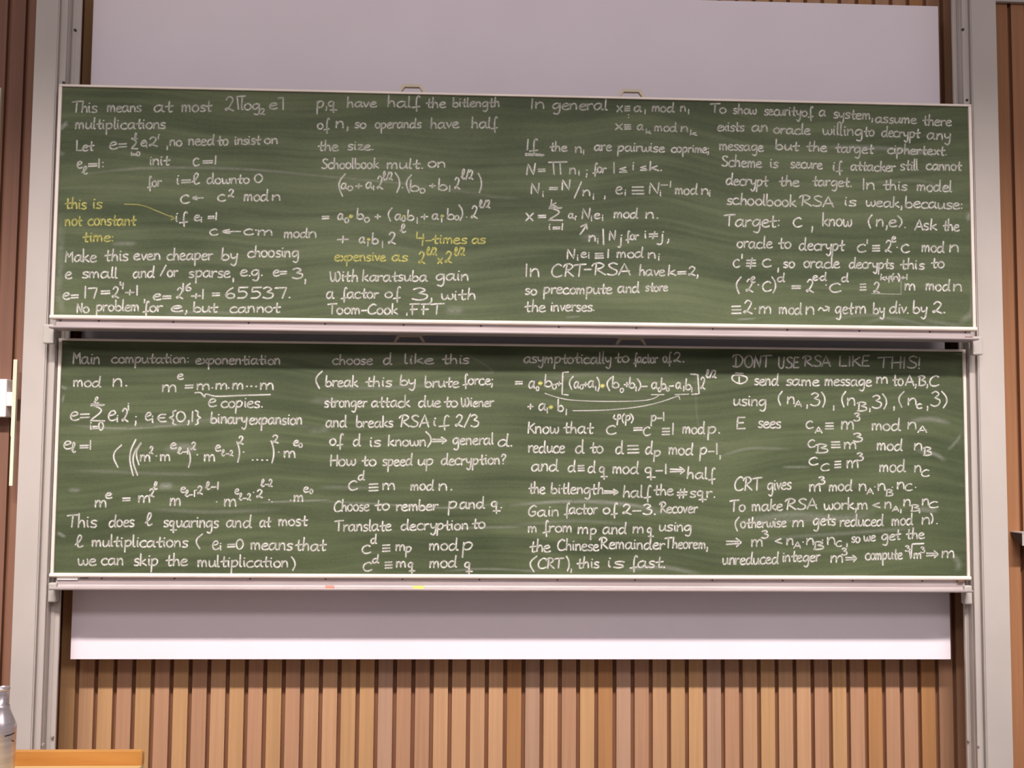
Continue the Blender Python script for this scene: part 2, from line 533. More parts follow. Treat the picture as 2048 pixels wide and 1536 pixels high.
box_obj('front_panel', MAT['desk'], dk, dx1 - 1.255, dx1 - 0.045, DY - 0.03, DY - 0.01, 0.25, dzb - 0.030)

BY = CAM.y + 2.80
cx, bzt = on_plane(3.5, 1375, BY)
hgt = bzt - dzb
bt = thing('steel_bottle', (cx, BY, dzb + 0.0005), 'open brushed steel drinking bottle with a dark logo, standing on the desk', 'bottle')
bm = bmesh.new()
R = 0.0375
prof = [(R * 0.90, 0.0), (R * 0.97, 0.004), (R * 0.97, 0.03), (R, hgt - 0.115), (R, hgt - 0.100), (R * 0.97, hgt - 0.091), (R * 0.85, hgt - 0.078), (R * 0.70, hgt - 0.066), (R * 0.60, hgt - 0.055), (R * 0.55, hgt - 0.047), (R * 0.55, hgt - 0.043), (R * 0.44, hgt - 0.041), (R * 0.44, hgt - 0.006)]
lathe(bm, prof, 48, cap=False)
o = obj('body', bm, MAT['steel'], None, smooth=True)
o.parent = bt
bm = bmesh.new()
lathe(bm, [(R * 0.44, hgt - 0.007), (R * 0.52, hgt - 0.006), (R * 0.535, hgt - 0.003), (R * 0.52, hgt), (R * 0.45, hgt), (R * 0.42, hgt - 0.004), (R * 0.42, hgt - 0.05)], 48, cap=False)
o = obj('rim', bm, MAT['steel'], None, smooth=True)
o.parent = bt
bm = bmesh.new()
lathe(bm, [(R * 0.415, hgt - 0.030), (R * 0.415, hgt - 0.029)], 32)
o = obj('mouth_shade', bm, MAT['dark'], None)  # dark disc in the neck, standing in for the shade inside the bottle
o.parent = bt


def on_bottle(px, py):
    """Point of the bottle's straight wall at a pixel near its camera side."""
    x, z = on_plane(px, py, BY - R * 0.8)
    s = max(-0.99, min(0.99, (x - cx) / R))
    return Vector((R * 1.012 * s, -R * 1.012 * math.sqrt(1 - s * s), z - dzb))


for marks in (((9, 1473), (16, 1472.5), (24, 1470), (31, 1466)), ((18, 1480), (18, 1485), (20, 1488), (22, 1487)), ((22, 1498), (26, 1495), (29, 1492), (31, 1489))):
    pts = [on_bottle(a[0] + (b[0] - a[0]) * t / 4, a[1] + (b[1] - a[1]) * t / 4) for a, b in zip(marks, marks[1:]) for t in range(5)]
    bm = bmesh.new()
    prev = None
    for q in pts:
        a = bm.verts.new(q + Vector((0, 0, 0.0014)))
        b = bm.verts.new(q - Vector((0, 0, 0.0014)))
        if prev:
            bm.faces.new((prev[0], a, b, prev[1]))
        prev = (a, b)
    o = obj('logo_mark', bm, MAT['ink'], None)
    o.parent = bt

# ------------------------------------------------------------------ chalk handwriting
# one-line alphabet: strokes split by '|', points 'x,y', a '!' makes the corner sharp; x-height is 1
G = {}
for row in '''a .85 .6,.9 .36,1 .1,.75 .03,.3 .2,0 .44,.18 .6,.6|.63,1 .6,.4 .66,.08 .8,.03
b .76 .1,1.9 .07,1 .05,.08|.06,.3 .2,.02 .5,.05 .66,.4 .5,.82 .28,.85 .08,.5
c .7 .6,.85 .42,1 .13,.8 .02,.4 .17,.03 .42,0 .66,.14
d .9 .6,.85 .36,1 .1,.75 .03,.3 .2,0 .45,.15 .62,.55|.7,1.9 .65,1 .63,.3 .7,.05 .82,.03
e .7 .05,.5 .36,.57 .56,.75 .45,.98 .2,.92 .03,.48 .12,.08 .36,0 .64,.14
f .62 .56,1.62 .46,1.85 .34,1.5 .3,.5 .34,-.75|0,-.12 .3,-.04! .58,.06
g .82 .6,.9 .36,1 .1,.75 .04,.35 .2,.08 .44,.25 .6,.65|.63,1 .64,.2 .6,-.5 .42,-.86 .12,-.7
h .72 .12,1.9 .09,1 .05,0|.06,.42 .25,.9 .45,.9 .53,.5 .55,0
i .34 .1,1 .1,.3 .17,.02|.13,1.46 .17,1.38
j .42 .2,1 .2,-.4 .08,-.8 -.1,-.65|.22,1.45 .26,1.37
k .72 .12,1.9 .06,0|.56,.98 .1,.45! .3,.36 .64,0
l .34 .12,1.9 .08,.6 .1,.1 .24,.03
m 1.0 .06,1 .05,0|.06,.5 .2,.95 .35,.9 .4,.5 .4,0|.4,.5 .58,.95 .73,.9 .79,.5 .8,0
n .74 .06,1 .05,0|.06,.5 .25,.95 .46,.92 .54,.5 .55,0
o .74 .36,1 .1,.8 .03,.4 .2,.02 .46,.05 .63,.45 .53,.85 .34,1 .24,.95
p .78 .09,1 .06,0 .04,-.95|.07,.5 .2,.9 .45,1 .63,.7 .5,.2 .25,.05 .08,.22
q .86 .5,.9 .26,1 .06,.7 .1,.32 .34,.25 .5,.6 .53,.95! .48,.2 .5,-.85|.18,-.45 .5,-.4 .84,-.44
r .58 .06,1 .06,0|.07,.5 .2,.85 .42,.97 .52,.85
s .6 .52,.9 .32,1 .1,.85 .15,.6 .42,.42 .46,.15 .26,0 .02,.08
t .62 .32,1.6 .27,.8 .28,.1 .4,.02 .52,.1|0,.78 .3,.86 .6,.92
u .76 .05,1 .05,.3 .2,.02 .43,.2 .56,.7|.57,1 .57,.3 .68,.03
v .6 .03,1 .25,.02! .53,1
w .95 .03,1 .08,.2 .25,.02 .42,.3 .46,.8! .52,.2 .68,.02 .86,.4 .82,.98
x .62 .03,1 .26,.5 .52,0|.54,1 .28,.5 .02,0
y .72 .05,1 .1,.45 .28,.28 .5,.5|.6,1 .56,.2 .5,-.5 .32,-.86 .08,-.6
z .64 .05,.95 .52,.97! .05,.04! .58,.06
A .86 .02,0 .42,1.75! .78,0|.12,.55 .74,.62
B .76 .14,1.65 .1,0|0,1.5 .3,1.75 .6,1.45 .28,.95! .62,.7 .62,.22 .3,0 .02,.06
C .95 .84,1.55 .56,1.75 .18,1.3 .05,.6 .22,.06 .58,0 .88,.2
D 1.0 0,1.3 .15,1.62 .55,1.65 .88,1.1 .76,.35 .4,0 .05,.12|.3,1.6 .3,.05
E .74 .62,1.65 .14,1.63! .1,.9 .08,.02! .64,.06|.1,.84 .52,.9
F .76 .18,1.6 .16,0|0,1.64 .7,1.7|.02,.8 .52,.86
G .82 .7,1.55 .46,1.75 .12,1.2 .06,.45 .3,0 .6,.25 .62,.75! .36,.7
H .84 .12,1.7 .08,0|.7,1.7 .66,0|.02,.82 .78,.9
I .3 .12,1.7 .1,0
K .78 .12,1.7 .08,0|.68,1.5 .1,.75! .3,.7 .72,0
L .74 .12,1.7 .08,.02! .68,.06
M .9 .06,0 .14,1.7! .4,.75! .7,1.65! .76,0
N .72 .06,0 .1,1.65! .52,.05! .6,1.72
O .8 .4,1.7 .1,1.3 .05,.6 .25,.05 .55,.1 .72,.8 .6,1.5 .35,1.7
R .9 -.05,1.3 .1,1.62 .45,1.75 .72,1.4 .5,.98 .2,.85! .82,0|.24,1.62 .14,0
S .76 .68,1.55 .42,1.75 .13,1.45 .3,1.0 .62,.65 .57,.15 .26,0 .02,.15
T .86 .42,1.62 .36,0|-.05,1.56 .4,1.66 .9,1.7
U .78 .1,1.7 .1,.4 .3,0 .55,.2 .65,1.7
W 1.12 .05,1.6 .13,.3 .33,.03 .5,.6 .52,1.5! .6,.2 .8,.05 1.02,.7 .9,1.5 .75,1.55
0 .76 .36,1.6 .12,1.3 .04,.6 .2,.03 .46,.08 .64,.7 .54,1.35 .32,1.6
1 .3 .12,1.62 .1,0
2 .66 .08,1.25 .26,1.6 .5,1.35 .4,.78 .12,.12 .05,.26 .22,.3 .58,0
3 .68 .06,1.42 .3,1.62 .5,1.32 .26,.92! .58,.66 .52,.16 .26,0 .02,.16
4 .68 .1,1.6 .06,.85! .58,.82|.54,1.35 .46,-.1
5 .7 .12,1.5 .1,.88! .38,.98 .56,.6 .4,.1 .04,.04|.12,1.5 .62,1.54
6 .66 .46,1.5 .2,1.1 .05,.5 .2,.05 .46,.1 .52,.5 .3,.72 .08,.42
7 .72 0,1.45 .64,1.52! .42,0
. .26 .08,.1 .14,.04
, .28 .12,.2 .12,-.2 .06,-.5
: .3 .1,.92 .14,.84|.1,.22 .14,.14
; .3 .12,.95 .16,.87|.14,.25 .14,-.15 .06,-.45
! .3 .14,1.7 .1,.45|.08,.06 .13,0
? .62 .05,1.3 .25,1.7 .52,1.45 .4,1.0 .25,.8 .25,.5|.24,.1 .28,.02
' .2 .12,1.72 .08,1.15
= .8 .05,.68 .7,.72|.05,.28 .7,.34
+ .9 .05,.5 .78,.54|.44,.95 .4,.1
- .7 .05,.5 .6,.54
/ .5 .45,1.7 .02,0
· .25 .08,.52 .13,.46
≡ .9 .05,.95 .78,1|.05,.5 .8,.54|.05,.06 .82,.1
≢ .9 .05,.95 .78,1|.05,.5 .8,.54|.05,.06 .82,.1|.5,1.35 .38,-.3
≠ .9 .05,.68 .8,.72|.05,.28 .8,.34|.56,1.1 .36,-.1
≤ .8 .65,1.05 .1,.65! .68,.4|.1,.1 .75,.12
< .8 .68,1 .08,.55! .74,.1
← 1.2 .45,1 .1,.7 .03,.5! .12,.3 .5,.1|.1,.5 1.15,.54
⇒ 1.5 .03,.75 1.2,.68|.03,.3 1.2,.38|.95,1.15 1.3,.75 1.45,.52! 1.2,.2 1.02,-.05
↝ 1.3 .02,.3 .2,.7 .42,.6 .6,.3 .85,.35 1.1,.65|.75,1 1.15,.8! 1.1,.15
∈ .8 .75,1 .3,.98 .05,.5 .3,.04 .78,.05|.08,.52 .65,.55
φ .8 .1,1.1 .02,.6 .3,.3 .65,.6 .6,1.1 .42,1.1 .4,.3 .36,-.7
ℓ .62 .0,.35 .3,.85 .44,1.45 .3,1.72 .16,1.2 .18,.3 .3,.02 .55,.2
⌈ .6 .3,0 .2,1.6! .85,1.65
⌉ .5 .0,1.6 .4,1.66! .38,0
# 1.0 .35,1.4 .2,-.1|.7,1.45 .55,-.05|.02,.85 .95,.95|0,.4 .9,.5
( .3 .28,1 .06,.7 .02,.4 .16,.0
) .3 .02,1 .22,.7 .26,.35 .1,0
[ .4 .4,1 .06,.97! .02,0! .38,-.02
] .4 .0,1 .32,.98! .38,.04! .05,0
{ .4 .36,1 .2,.9 .22,.65 .02,.5! .22,.35 .2,.1 .36,0
} .4 .02,1 .2,.9 .18,.65 .38,.5! .18,.35 .2,.1 .02,0
| .2 .08,1 .12,0
∑ .8 .75,.94 .05,.98! .6,.62 .02,.04! .78,.02|.05,.9 .7,.92
∏ 1.0 0,.94 1,1|.25,.95 .3,.02|.62,.97 .66,.05
↗ .5 .02,0 .3,.55 .42,.95|.05,.7 .43,.97! .48,.5
√ 1.0 0,.55 .12,.02! .16,.6 .2,.98! 1,1.0
① 1.1 .5,1 .1,.95 .03,.55 .25,.2 .6,.02 .95,.3 1,.75 .6,1 .3,1|.5,.8 .5,.2|.25,1.25 .75,1.2'''.splitlines():
    p = row.split(' ')
    ch, adv, body = p[0], float(p[1]), ' '.join(p[2:])
    strokes = []
    for st in body.split('|'):
        pts = []
        for q in st.split():
            sharp = q.endswith('!')
            a, b = q.rstrip('!').split(',')
            pts.append((float(a), float(b), sharp))
        strokes.append(pts)
    G[ch] = (adv, strokes)
FULL = set('()[]{}|∑∏↗√①')          # these are drawn from 0 to 1 of the given height


def curve(pts, n=5):
    """Catmull-Rom through pts (x, y, sharp) in pieces between sharp corners."""
    out = [(pts[0][0], pts[0][1])]
    cuts = [0] + [i for i in range(1, len(pts) - 1) if pts[i][2]] + [len(pts) - 1]
    for a, b in zip(cuts, cuts[1:]):
        seg = [p[:2] for p in pts[a:b + 1]]
        if len(seg) == 2:
            for t in (0.34, 0.67, 1.0):
                out.append((seg[0][0] + (seg[1][0] - seg[0][0]) * t, seg[0][1] + (seg[1][1] - seg[0][1]) * t))
            continue
        ext = [(2 * seg[0][0] - seg[1][0], 2 * seg[0][1] - seg[1][1])] + seg + [(2 * seg[-1][0] - seg[-2][0], 2 * seg[-1][1] - seg[-2][1])]
        for i in range(1, len(ext) - 2):
            p0, p1, p2, p3 = ext[i - 1:i + 3]
            for k in range(1, n + 1):
                t = k / n
                out.append(tuple(0.5 * (2 * p1[d] + (p2[d] - p0[d]) * t + (2 * p0[d] - 5 * p1[d] + 4 * p2[d] - p3[d]) * t * t + (3 * p1[d] - p0[d] - 3 * p2[d] + p3[d]) * t ** 3) for d in (0, 1)))
    return out


hand = random.Random(5)


class Marks:
    """Collects chalk strokes (pixel polylines) as flat soft-edged ribbons on a board's face."""
    def __init__(self, y):
        self.y, self.v, self.f, self.a = y, [], [], []

    def stroke(self, px, width=4.6, density=1.0, edge=0.0, wob=True):
        P = [Vector(on_plane(x, y, self.y)) for x, y in px]
        q = [P[0]]
        for p in P[1:]:
            if (p - q[-1]).length > 0.0012:
                q.append(p)
        if len(q) == 1:
            q.append(q[0] + Vector((0.004, -0.001)))
        hw = width * 0.00215 / 2
        # short tapered ends
        d0 = (q[0] - q[1]).normalized() * hw * 0.7
        d1 = (q[-1] - q[-2]).normalized() * hw * 0.7
        q = [q[0] + d0] + q + [q[-1] + d1]
        n = len(q)
        base = len(self.v)
        ph = hand.uniform(0, 6.28)
        for i, p in enumerate(q):
            t = (q[min(i + 1, n - 1)] - q[max(i - 1, 0)])
            t = t.normalized() if t.length > 1e-9 else Vector((1, 0))
            nn = Vector((-t.y, t.x))
            k = 0.45 if i in (0, n - 1) else 1.0
            pr = density * (0.0 if i in (0, n - 1) else 1.0)
            if wob:
                pr *= 0.86 + 0.16 * math.sin(ph + i * 0.55)
            for s, al in ((-1, edge), (0, 1), (1, edge)):
                c = p + nn * (hw * k * s)
                self.v.append((c.x, self.y, c.y))
                self.a.append(pr * al)
            if i:
                b = base + (i - 1) * 3
                self.f += [(b, b + 3, b + 4, b + 1), (b + 1, b + 4, b + 5, b + 2)]

    def word(self, text, xl, xr, yb, xh, slope, density=1.0):
        adv = [G[c][0] for c in text]
        lo = min(a for st in G[text[0]][1] for a, b, s in st)
        hi = sum(adv[:-1]) + max(a for st in G[text[-1]][1] for a, b, s in st)
        sx = (xr - xl) / max(hi - lo, 0.2)
        xl -= lo * sx
        if len(text) == 1 and text in "1I,.:;!'·i":
            xl, sx = (xl + xr) / 2 - 0.11 * xh, xh * 0.9
        x = 0.0
        for c, w in zip(text, adv):
            jx, jy = hand.uniform(-.03, .03), hand.uniform(-.05, .05)
            sl = hand.uniform(-.03, .06)
            js = 1 + hand.uniform(-.05, .05)
            if c in FULL:
                jx = jy = sl = 0
                js = 1
            for st in G[c][1]:
                pts = [(a, b, s) for a, b, s in st]
                cv = curve(pts, 5 if xh < 60 else 6)
                pix = []
                for a, b in cv:
                    X = xl + (x + a + jx) * sx + b * sl * xh
                    Y = yb - (b * js + jy) * xh + slope * (X - xl)
                    pix.append((X, Y))
                pr = density * hand.uniform(0.82, 1.12)
                wd = 4.9 if xh > 8.5 else 4.2
                if c in '.:·' or (c in 'ij;!?' and len(cv) <= 4):
                    wd, pr = wd * 1.05, pr * 1.1
                self.stroke(pix, wd, pr)
            x += w

    def build(self, name, mat, parent, label=None):
        me = bpy.data.meshes.new(name)
        me.from_pydata(self.v, [], self.f)
        at = me.attributes.new('chalk', 'FLOAT', 'POINT')
        at.data.foreach_set('value', self.a)
        me.materials.append(mat)
        o = bpy.data.objects.new(name, me)
        COL.objects.link(o)
        o.parent = parent
        o.matrix_parent_inverse = Matrix.Translation(-parent.location)
        o['kind'] = 'stuff'
        if label:
            o['label'] = label
        return o


# pieces of the photograph that the coordinates below were read in: left, top, scale
CROP = dict(c1=(110, 170, 530 / 2048), c2=(110, 380, 550 / 2048), c3=(610, 170, 430 / 2048), c4=(610, 400, 430 / 2048), c5=(1030, 180, 410 / 2048),
            c6=(1030, 400, 410 / 2048), c7=(1410, 190, 540 / 2048), c8=(1410, 410, 550 / 2048), d1=(110, 680, 530 / 2048), d2=(110, 920, 560 / 2048),
            d3=(620, 690, 420 / 2048), d4=(620, 920, 420 / 2048), d5=(1020, 690, 440 / 2048), d6=(1020, 920, 440 / 2048), d7=(1430, 690, 520 / 2048), d8=(1430, 920, 520 / 2048))
SLOPE = dict(c1=-.005, c2=0, c3=.0, c4=.0, c5=.02, c6=0.0, c7=.035, c8=.015, d1=0.005, d2=.008, d3=0.0, d4=-.01, d5=.01, d6=.01, d7=.012, d8=-.02)
FACE = {'c': (UY + 0.0052, upper), 'd': (LY + 0.0052, lower)}


def line(crop, text, color='w', density=1.0):
    ox, oy, s = CROP[crop]
    y, par = FACE[crop[0]]
    m = Marks(y)
    t = text.split()
    for k in range(0, len(t), 5):
        a, b, c, d = (float(q) for q in t[k + 1:k + 5])
        m.word(t[k], ox + a * s, ox + b * s, oy + c * s, d * s, SLOPE[crop], density)
    m.build('chalk_line', MAT['chalk_' + color], par, 'yellow chalk handwriting' if color == 'y' else None)


def draw(crop, lines, color='w', width=4.4, density=0.95, name='chalk_drawing'):
    ox, oy, s = CROP[crop]
    y, par = FACE[crop[0]]
    m = Marks(y)
    for pts in lines:
        cv = curve([(a, b, len(pts) < 3) for a, b in pts], 7)
        m.stroke([(ox + a * s, oy + b * s) for a, b in cv], width, density)
    m.build(name, MAT['chalk_' + color], par, 'yellow chalk mark' if color == 'y' else None)


DIM_TOP, DIM_MID = 0.72, 0.85  # thinner chalk on the higher lines stands in for the dimmer light there
line('c1', "This 130 325 212 48 means 405 668 208 45 at 770 915 210 50 most 985 1215 205 48 2 1315 1380 205 68 ⌈ 1410 1475 190 62 log 1440 1580 190 46 2 1585 1620 230 28 e 1660 1720 185 45 ⌉ 1725 1765 190 55", density=DIM_TOP)
line('c1', "multiplications 160 855 340 45", density=DIM_TOP)
line('c1', "Let 170 300 508 45 e= 425 555 495 55 ∑ 590 640 495 85 ℓ 610 635 420 28 i=0 590 655 548 20 e 665 705 470 45 i 705 720 485 25 2 730 790 472 45 i 795 810 420 25 , 862 875 480 40 no 890 980 470 42 need 1035 1230 465 45 to 1255 1335 465 45 insist 1395 1590 460 42 on 1620 1715 455 40", density=DIM_TOP)
line('c1', "e 172 210 640 50 ℓ 210 250 690 35 =1: 255 375 640 45 init 735 890 618 42 c 1070 1115 622 60 =1 1140 1240 615 40", density=DIM_MID)
line('c1', "for 715 820 785 45 i=ℓ 945 1115 770 48 downto 1175 1500 762 42 0 1545 1605 752 42", density=DIM_MID)
line('c1', "c 972 1040 915 60 ← 1065 1145 890 30 c 1260 1320 895 50 2 1340 1380 865 38 mod 1462 1650 895 45 n 1680 1735 892 42", density=DIM_MID)
line('c2', "this 75 235 140 45 is 290 350 138 45", 'y')
line('c2', "not 80 205 265 45 constant 248 605 262 45", 'y')
line('c2', "time: 208 430 385 42", 'y')
draw('c2', [[(515, 105), (650, 115), (780, 165), (890, 210)], [(860, 190), (893, 211)], [(862, 222), (893, 211)]], 'y', 3.6, 0.6)
line('c2', "if 905 990 238 42 e 1038 1080 230 42 i 1085 1105 240 25 =1 1140 1200 222 35", density=DIM_MID)
line('c2', "c 1155 1215 335 45 ← 1245 1380 325 30 c 1410 1480 335 42 · 1495 1505 320 40 m 1515 1615 338 40 mod 1710 1885 355 40 n 1895 1945 355 42", density=DIM_MID)
line('c2', "Make 80 310 535 50 this 372 545 528 48 even 590 780 520 45 cheaper 835 1175 520 45 by 1240 1355 520 50 choosing 1435 1810 500 45", density=.95)
line('c2', "e 78 125 662 50 small 205 465 655 45 and 585 740 652 45 / 785 825 640 45 or 840 915 645 45 sparse 1000 1305 650 45 , 1322 1340 665 40 e.g. 1385 1545 640 45 e= 1625 1725 640 45 3 1765 1840 660 48 , 1855 1880 675 45")
line('c2', "e= 62 175 815 50 17 225 310 805 52 = 340 405 785 45 2 430 475 805 52 4 485 510 735 32 +1 525 610 785 45 , 662 675 820 40 e= 735 865 820 45 2 905 950 812 50 16 955 1010 752 35 +1 1015 1105 810 42 = 1170 1225 800 45 65537. 1275 1750 805 52")
line('c2', "No 165 255 915 42 problem 310 620 900 42 for 655 800 905 42 e, 865 975 905 42 but 1030 1215 908 42 cannot 1305 1680 912 42")

line('c3', "p,q 115 310 215 60 have 405 680 210 50 half 790 1095 210 55 the 1155 1340 215 50 bitlength 1410 1845 208 48", density=DIM_TOP)
line('c3', "of 120 230 420 55 n, 300 405 410 60 so 475 580 410 48 operands 670 1105 410 50 have 1200 1465 410 52 half 1590 1835 410 55", density=DIM_TOP)
line('c3', "the 125 320 625 55 size. 410 645 620 50", density=DIM_TOP)
line('c3', "Schoolbook 160 700 795 52 mult. 785 1120 795 52 on 1175 1330 785 52", density=DIM_MID)
line('c3', "( 325 385 1060 215 a 345 400 990 55 0 410 455 1005 28 + 480 540 990 50 a 580 640 985 55 1 650 665 1000 25 2 690 740 995 75 ℓ/2 740 830 905 45 ) 860 900 1025 190 . 925 940 980 40 ( 968 1015 1025 170 b 1005 1090 1010 60 0 1095 1140 1030 28 + 1185 1240 985 45 b 1270 1350 1000 60 1 1375 1390 1015 35 2 1430 1475 990 65 ℓ/2 1490 1600 900 55 ) 1650 1680 1025 185", density=DIM_MID)
line('c4', "= 165 230 195 50 a 315 370 190 55 0 380 415 215 28 b 495 555 185 55 0 565 610 212 28 + 665 720 185 50 ( 795 830 200 125 a 860 920 190 52 0 925 955 200 25 b 975 1035 195 52 1 1065 1080 225 35 + 1105 1170 190 55 a 1215 1275 185 52 1 1300 1315 210 35 b 1355 1420 185 55 0 1430 1465 190 28 ) 1465 1500 195 150 . 1535 1550 165 40 2 1585 1640 180 75 ℓ/2 1660 1760 75 45", density=DIM_MID)
for x, y in ((438, 155), (940, 155), (1307, 152), (605, 375)):
    draw('c4', [[(x - 9, y), (x + 9, y + 2)]], 'y', 11 if x == 438 else 8, 1.3, 'chalk_dot')
line('c4', "+ 310 415 415 80 a 515 570 410 55 1 595 610 440 35 b 640 695 415 55 1 735 750 455 40 2 795 860 420 68 ℓ 905 960 310 45", density=DIM_MID)
line('c4', "4 1065 1135 430 75 -times 1150 1540 415 52 as 1595 1720 412 50", 'y')
line('c4', "expensive 285 770 580 52 as 835 975 580 52 2 1085 1140 605 70 ℓ/2 1155 1255 525 45 x 1265 1310 605 50 2 1340 1400 600 65 ℓ/2 1420 1520 530 48", 'y')
line('c4', "With 240 495 775 60 karatsuba 550 1165 772 55 gain 1250 1550 765 58")
line('c4', "a 205 275 940 60 factor 345 700 935 55 of 765 910 930 55 3, 1015 1210 950 70 with 1300 1615 950 55")
line('c4', "Toom-Cook 220 880 1085 55 , 955 1000 1085 35 FFT 1000 1325 1090 60")

line('c5', "In 170 285 185 60 general 375 920 190 60 x 1015 1070 215 60 ≡ 1095 1150 210 45 a 1195 1270 215 55 1 1295 1310 240 28 mod 1370 1590 215 50 n 1655 1700 215 50 1 1730 1745 240 28 : 1130 1145 285 40", density=DIM_TOP)
line('c5', "x 1000 1070 395 60 ≡ 1095 1160 395 45 a 1225 1285 400 50 k 1310 1360 435 25 mod 1400 1620 410 50 n 1660 1720 415 50 k 1750 1815 450 28", density=DIM_TOP)
line('c5', "If 120 230 600 62 the 345 520 610 50 n 605 660 625 55 i 680 705 645 30 are 795 965 605 55 pairwise 1030 1495 610 52 coprime; 1565 1935 620 48", density=DIM_MID)
draw('c5', [[(105, 638), (200, 640), (290, 650)], [(105, 652), (200, 650), (280, 655)]], 'w', 5.5, .9)
line('c5', "N 115 195 850 65 = 230 300 825 50 ∏ 335 520 845 130 n 545 600 835 55 i 635 655 855 35 ; 705 735 845 50 for 775 910 825 52 1 985 1005 830 65 ≤ 1040 1115 825 50 i 1175 1200 805 55 ≤ 1255 1320 805 45 k. 1345 1465 805 50", density=DIM_MID)
line('c5', "N 165 245 1035 62 i 270 310 1065 35 = 345 425 1005 45 N 470 550 1000 60 / 590 660 1080 95 n 680 745 1060 55 i 775 805 1095 40 , 890 915 1065 50 e 1010 1075 1035 70 i 1095 1120 1055 40 ≡ 1165 1285 1045 75 N 1340 1435 1035 62 i 1445 1480 1060 35 -1 1460 1555 970 40 mod 1605 1820 1040 55 n 1865 1925 1045 58 i 1935 1970 1060 38", density=.92)
line('c6', "x 105 180 210 75 = 230 305 190 50 ∑ 335 475 205 135 k 355 415 65 35 i=1 345 470 300 40 a 535 585 180 45 i 595 620 200 25 N 670 745 185 62 i 760 780 210 35 e 795 850 185 50 i 870 895 210 40 mod 990 1225 180 52 n. 1310 1425 185 58")
line('c6', "↗ 650 720 345 110 n 740 800 415 55 i 820 850 435 35 | 880 905 445 155 N 945 1005 400 55 j 1030 1060 430 55 for 1110 1235 395 48 i 1295 1325 385 50 ≠ 1340 1425 385 60 j, 1420 1530 400 55")
line('c6', "N 525 600 590 60 i 620 645 605 38 e 660 715 575 50 i 735 750 585 38 ≡ 800 885 585 50 1 925 945 575 50 mod 1020 1285 575 52 n 1335 1400 585 58 i 1430 1455 605 42")
line('c6', "In 115 235 765 75 CRT 370 700 765 75 - 695 765 720 50 RSA 770 1155 750 70 have 1245 1500 755 55 k=2, 1535 1825 755 55")
line('c6', "so 105 215 945 55 precompute 290 970 935 58 and 1030 1245 925 58 store 1305 1525 910 50")
line('c6', "the 100 305 1115 62 inverses. 365 790 1110 58")

line('c7', "To 40 160 133 40 show 215 390 140 38 security 450 725 150 42 of 735 820 160 40 a 868 918 160 42 system, 975 1270 175 42 assume 1295 1605 208 40 there 1650 1870 228 42", density=.8)  # top lines thinned here too, for the weaker light up there
line('c7', "exists 95 295 270 42 an 355 470 275 45 oracle 520 800 290 42 willing 895 1190 300 45 to 1205 1280 310 42 decrypt 1340 1630 315 42 any 1690 1860 335 45", density=.8)
line('c7', "message 112 445 415 42 but 540 715 415 42 the 770 925 425 42 target 990 1280 434 42 ciphertext. 1385 1830 442 40", density=.8)
line('c7', "Scheme 130 430 540 45 is 500 555 550 42 secure 650 890 552 42 if 975 1040 575 42 attacker 1105 1445 570 42 still 1485 1615 568 45 cannot 1680 1950 565 42", density=DIM_MID)
line('c7', "decrypt 160 480 680 45 the 560 715 688 42 target. 815 1110 686 42 In 1200 1280 715 48 this 1350 1535 718 42 model 1610 1870 727 45", density=.9)
line('c7', "schoolbook 165 690 828 45 RSA 715 975 840 45 is 1065 1145 840 42 weak, 1225 1490 843 42 because: 1520 1950 852 45", density=.95)
line('c8', "Target: 145 550 158 52 c 660 725 160 65 , 790 815 175 65 know 875 1090 155 50 ( 1218 1245 172 100 n,e 1280 1430 160 48 ) 1435 1465 165 85 . 1485 1500 170 40 Ask 1560 1725 185 45 the 1770 1895 190 45")
line('c8', "oracle 240 500 318 45 to 548 640 322 45 decrypt 705 1040 335 48 c 1135 1200 352 60 ' 1203 1215 350 55 ≡ 1245 1300 345 45 2 1345 1390 355 55 e 1390 1420 275 40 · 1428 1438 335 40 c 1465 1525 350 58 mod 1618 1785 350 45 n 1820 1880 348 52")
line('c8', "c 212 260 460 55 ' 270 282 465 55 ≢ 305 375 455 45 c 430 495 462 60 , 540 560 480 45 so 585 665 465 42 oracle 735 1005 465 45 decrypts 1075 1405 470 42 this 1455 1635 475 42 to 1685 1780 465 45")
line('c8', "( 235 270 660 125 2 305 355 650 58 e 345 375 580 45 · 395 405 615 40 c 430 495 640 72 ) 498 525 655 120 d 540 595 572 36 = 645 710 635 45 2 755 805 650 58 e·d 805 905 560 34 · 898 910 615 40 c 930 1015 650 68 d 1020 1070 572 36 ≡ 1155 1200 635 48 2 1258 1300 655 52 kφ 1310 1385 558 24 ( 1390 1405 570 60 n 1405 1435 555 22 ) 1438 1450 570 60 +1 1455 1505 555 24 m 1490 1560 635 48 mod 1648 1825 635 45 n 1855 1910 640 52")
draw('c8', [[(1240, 660), (1460, 665)], [(1460, 665), (1460, 560)]], 'w', 2.6, .45)
line('c8', "≡ 200 270 810 60 2 290 350 810 60 · 370 382 795 50 m 408 490 808 52 mod 555 725 812 45 n 755 810 815 52 ↝ 845 925 800 45 get 975 1105 808 50 m 1125 1195 808 52 by 1255 1335 810 45 div. 1375 1515 805 45 by 1550 1650 805 48 2. 1695 1790 805 52")

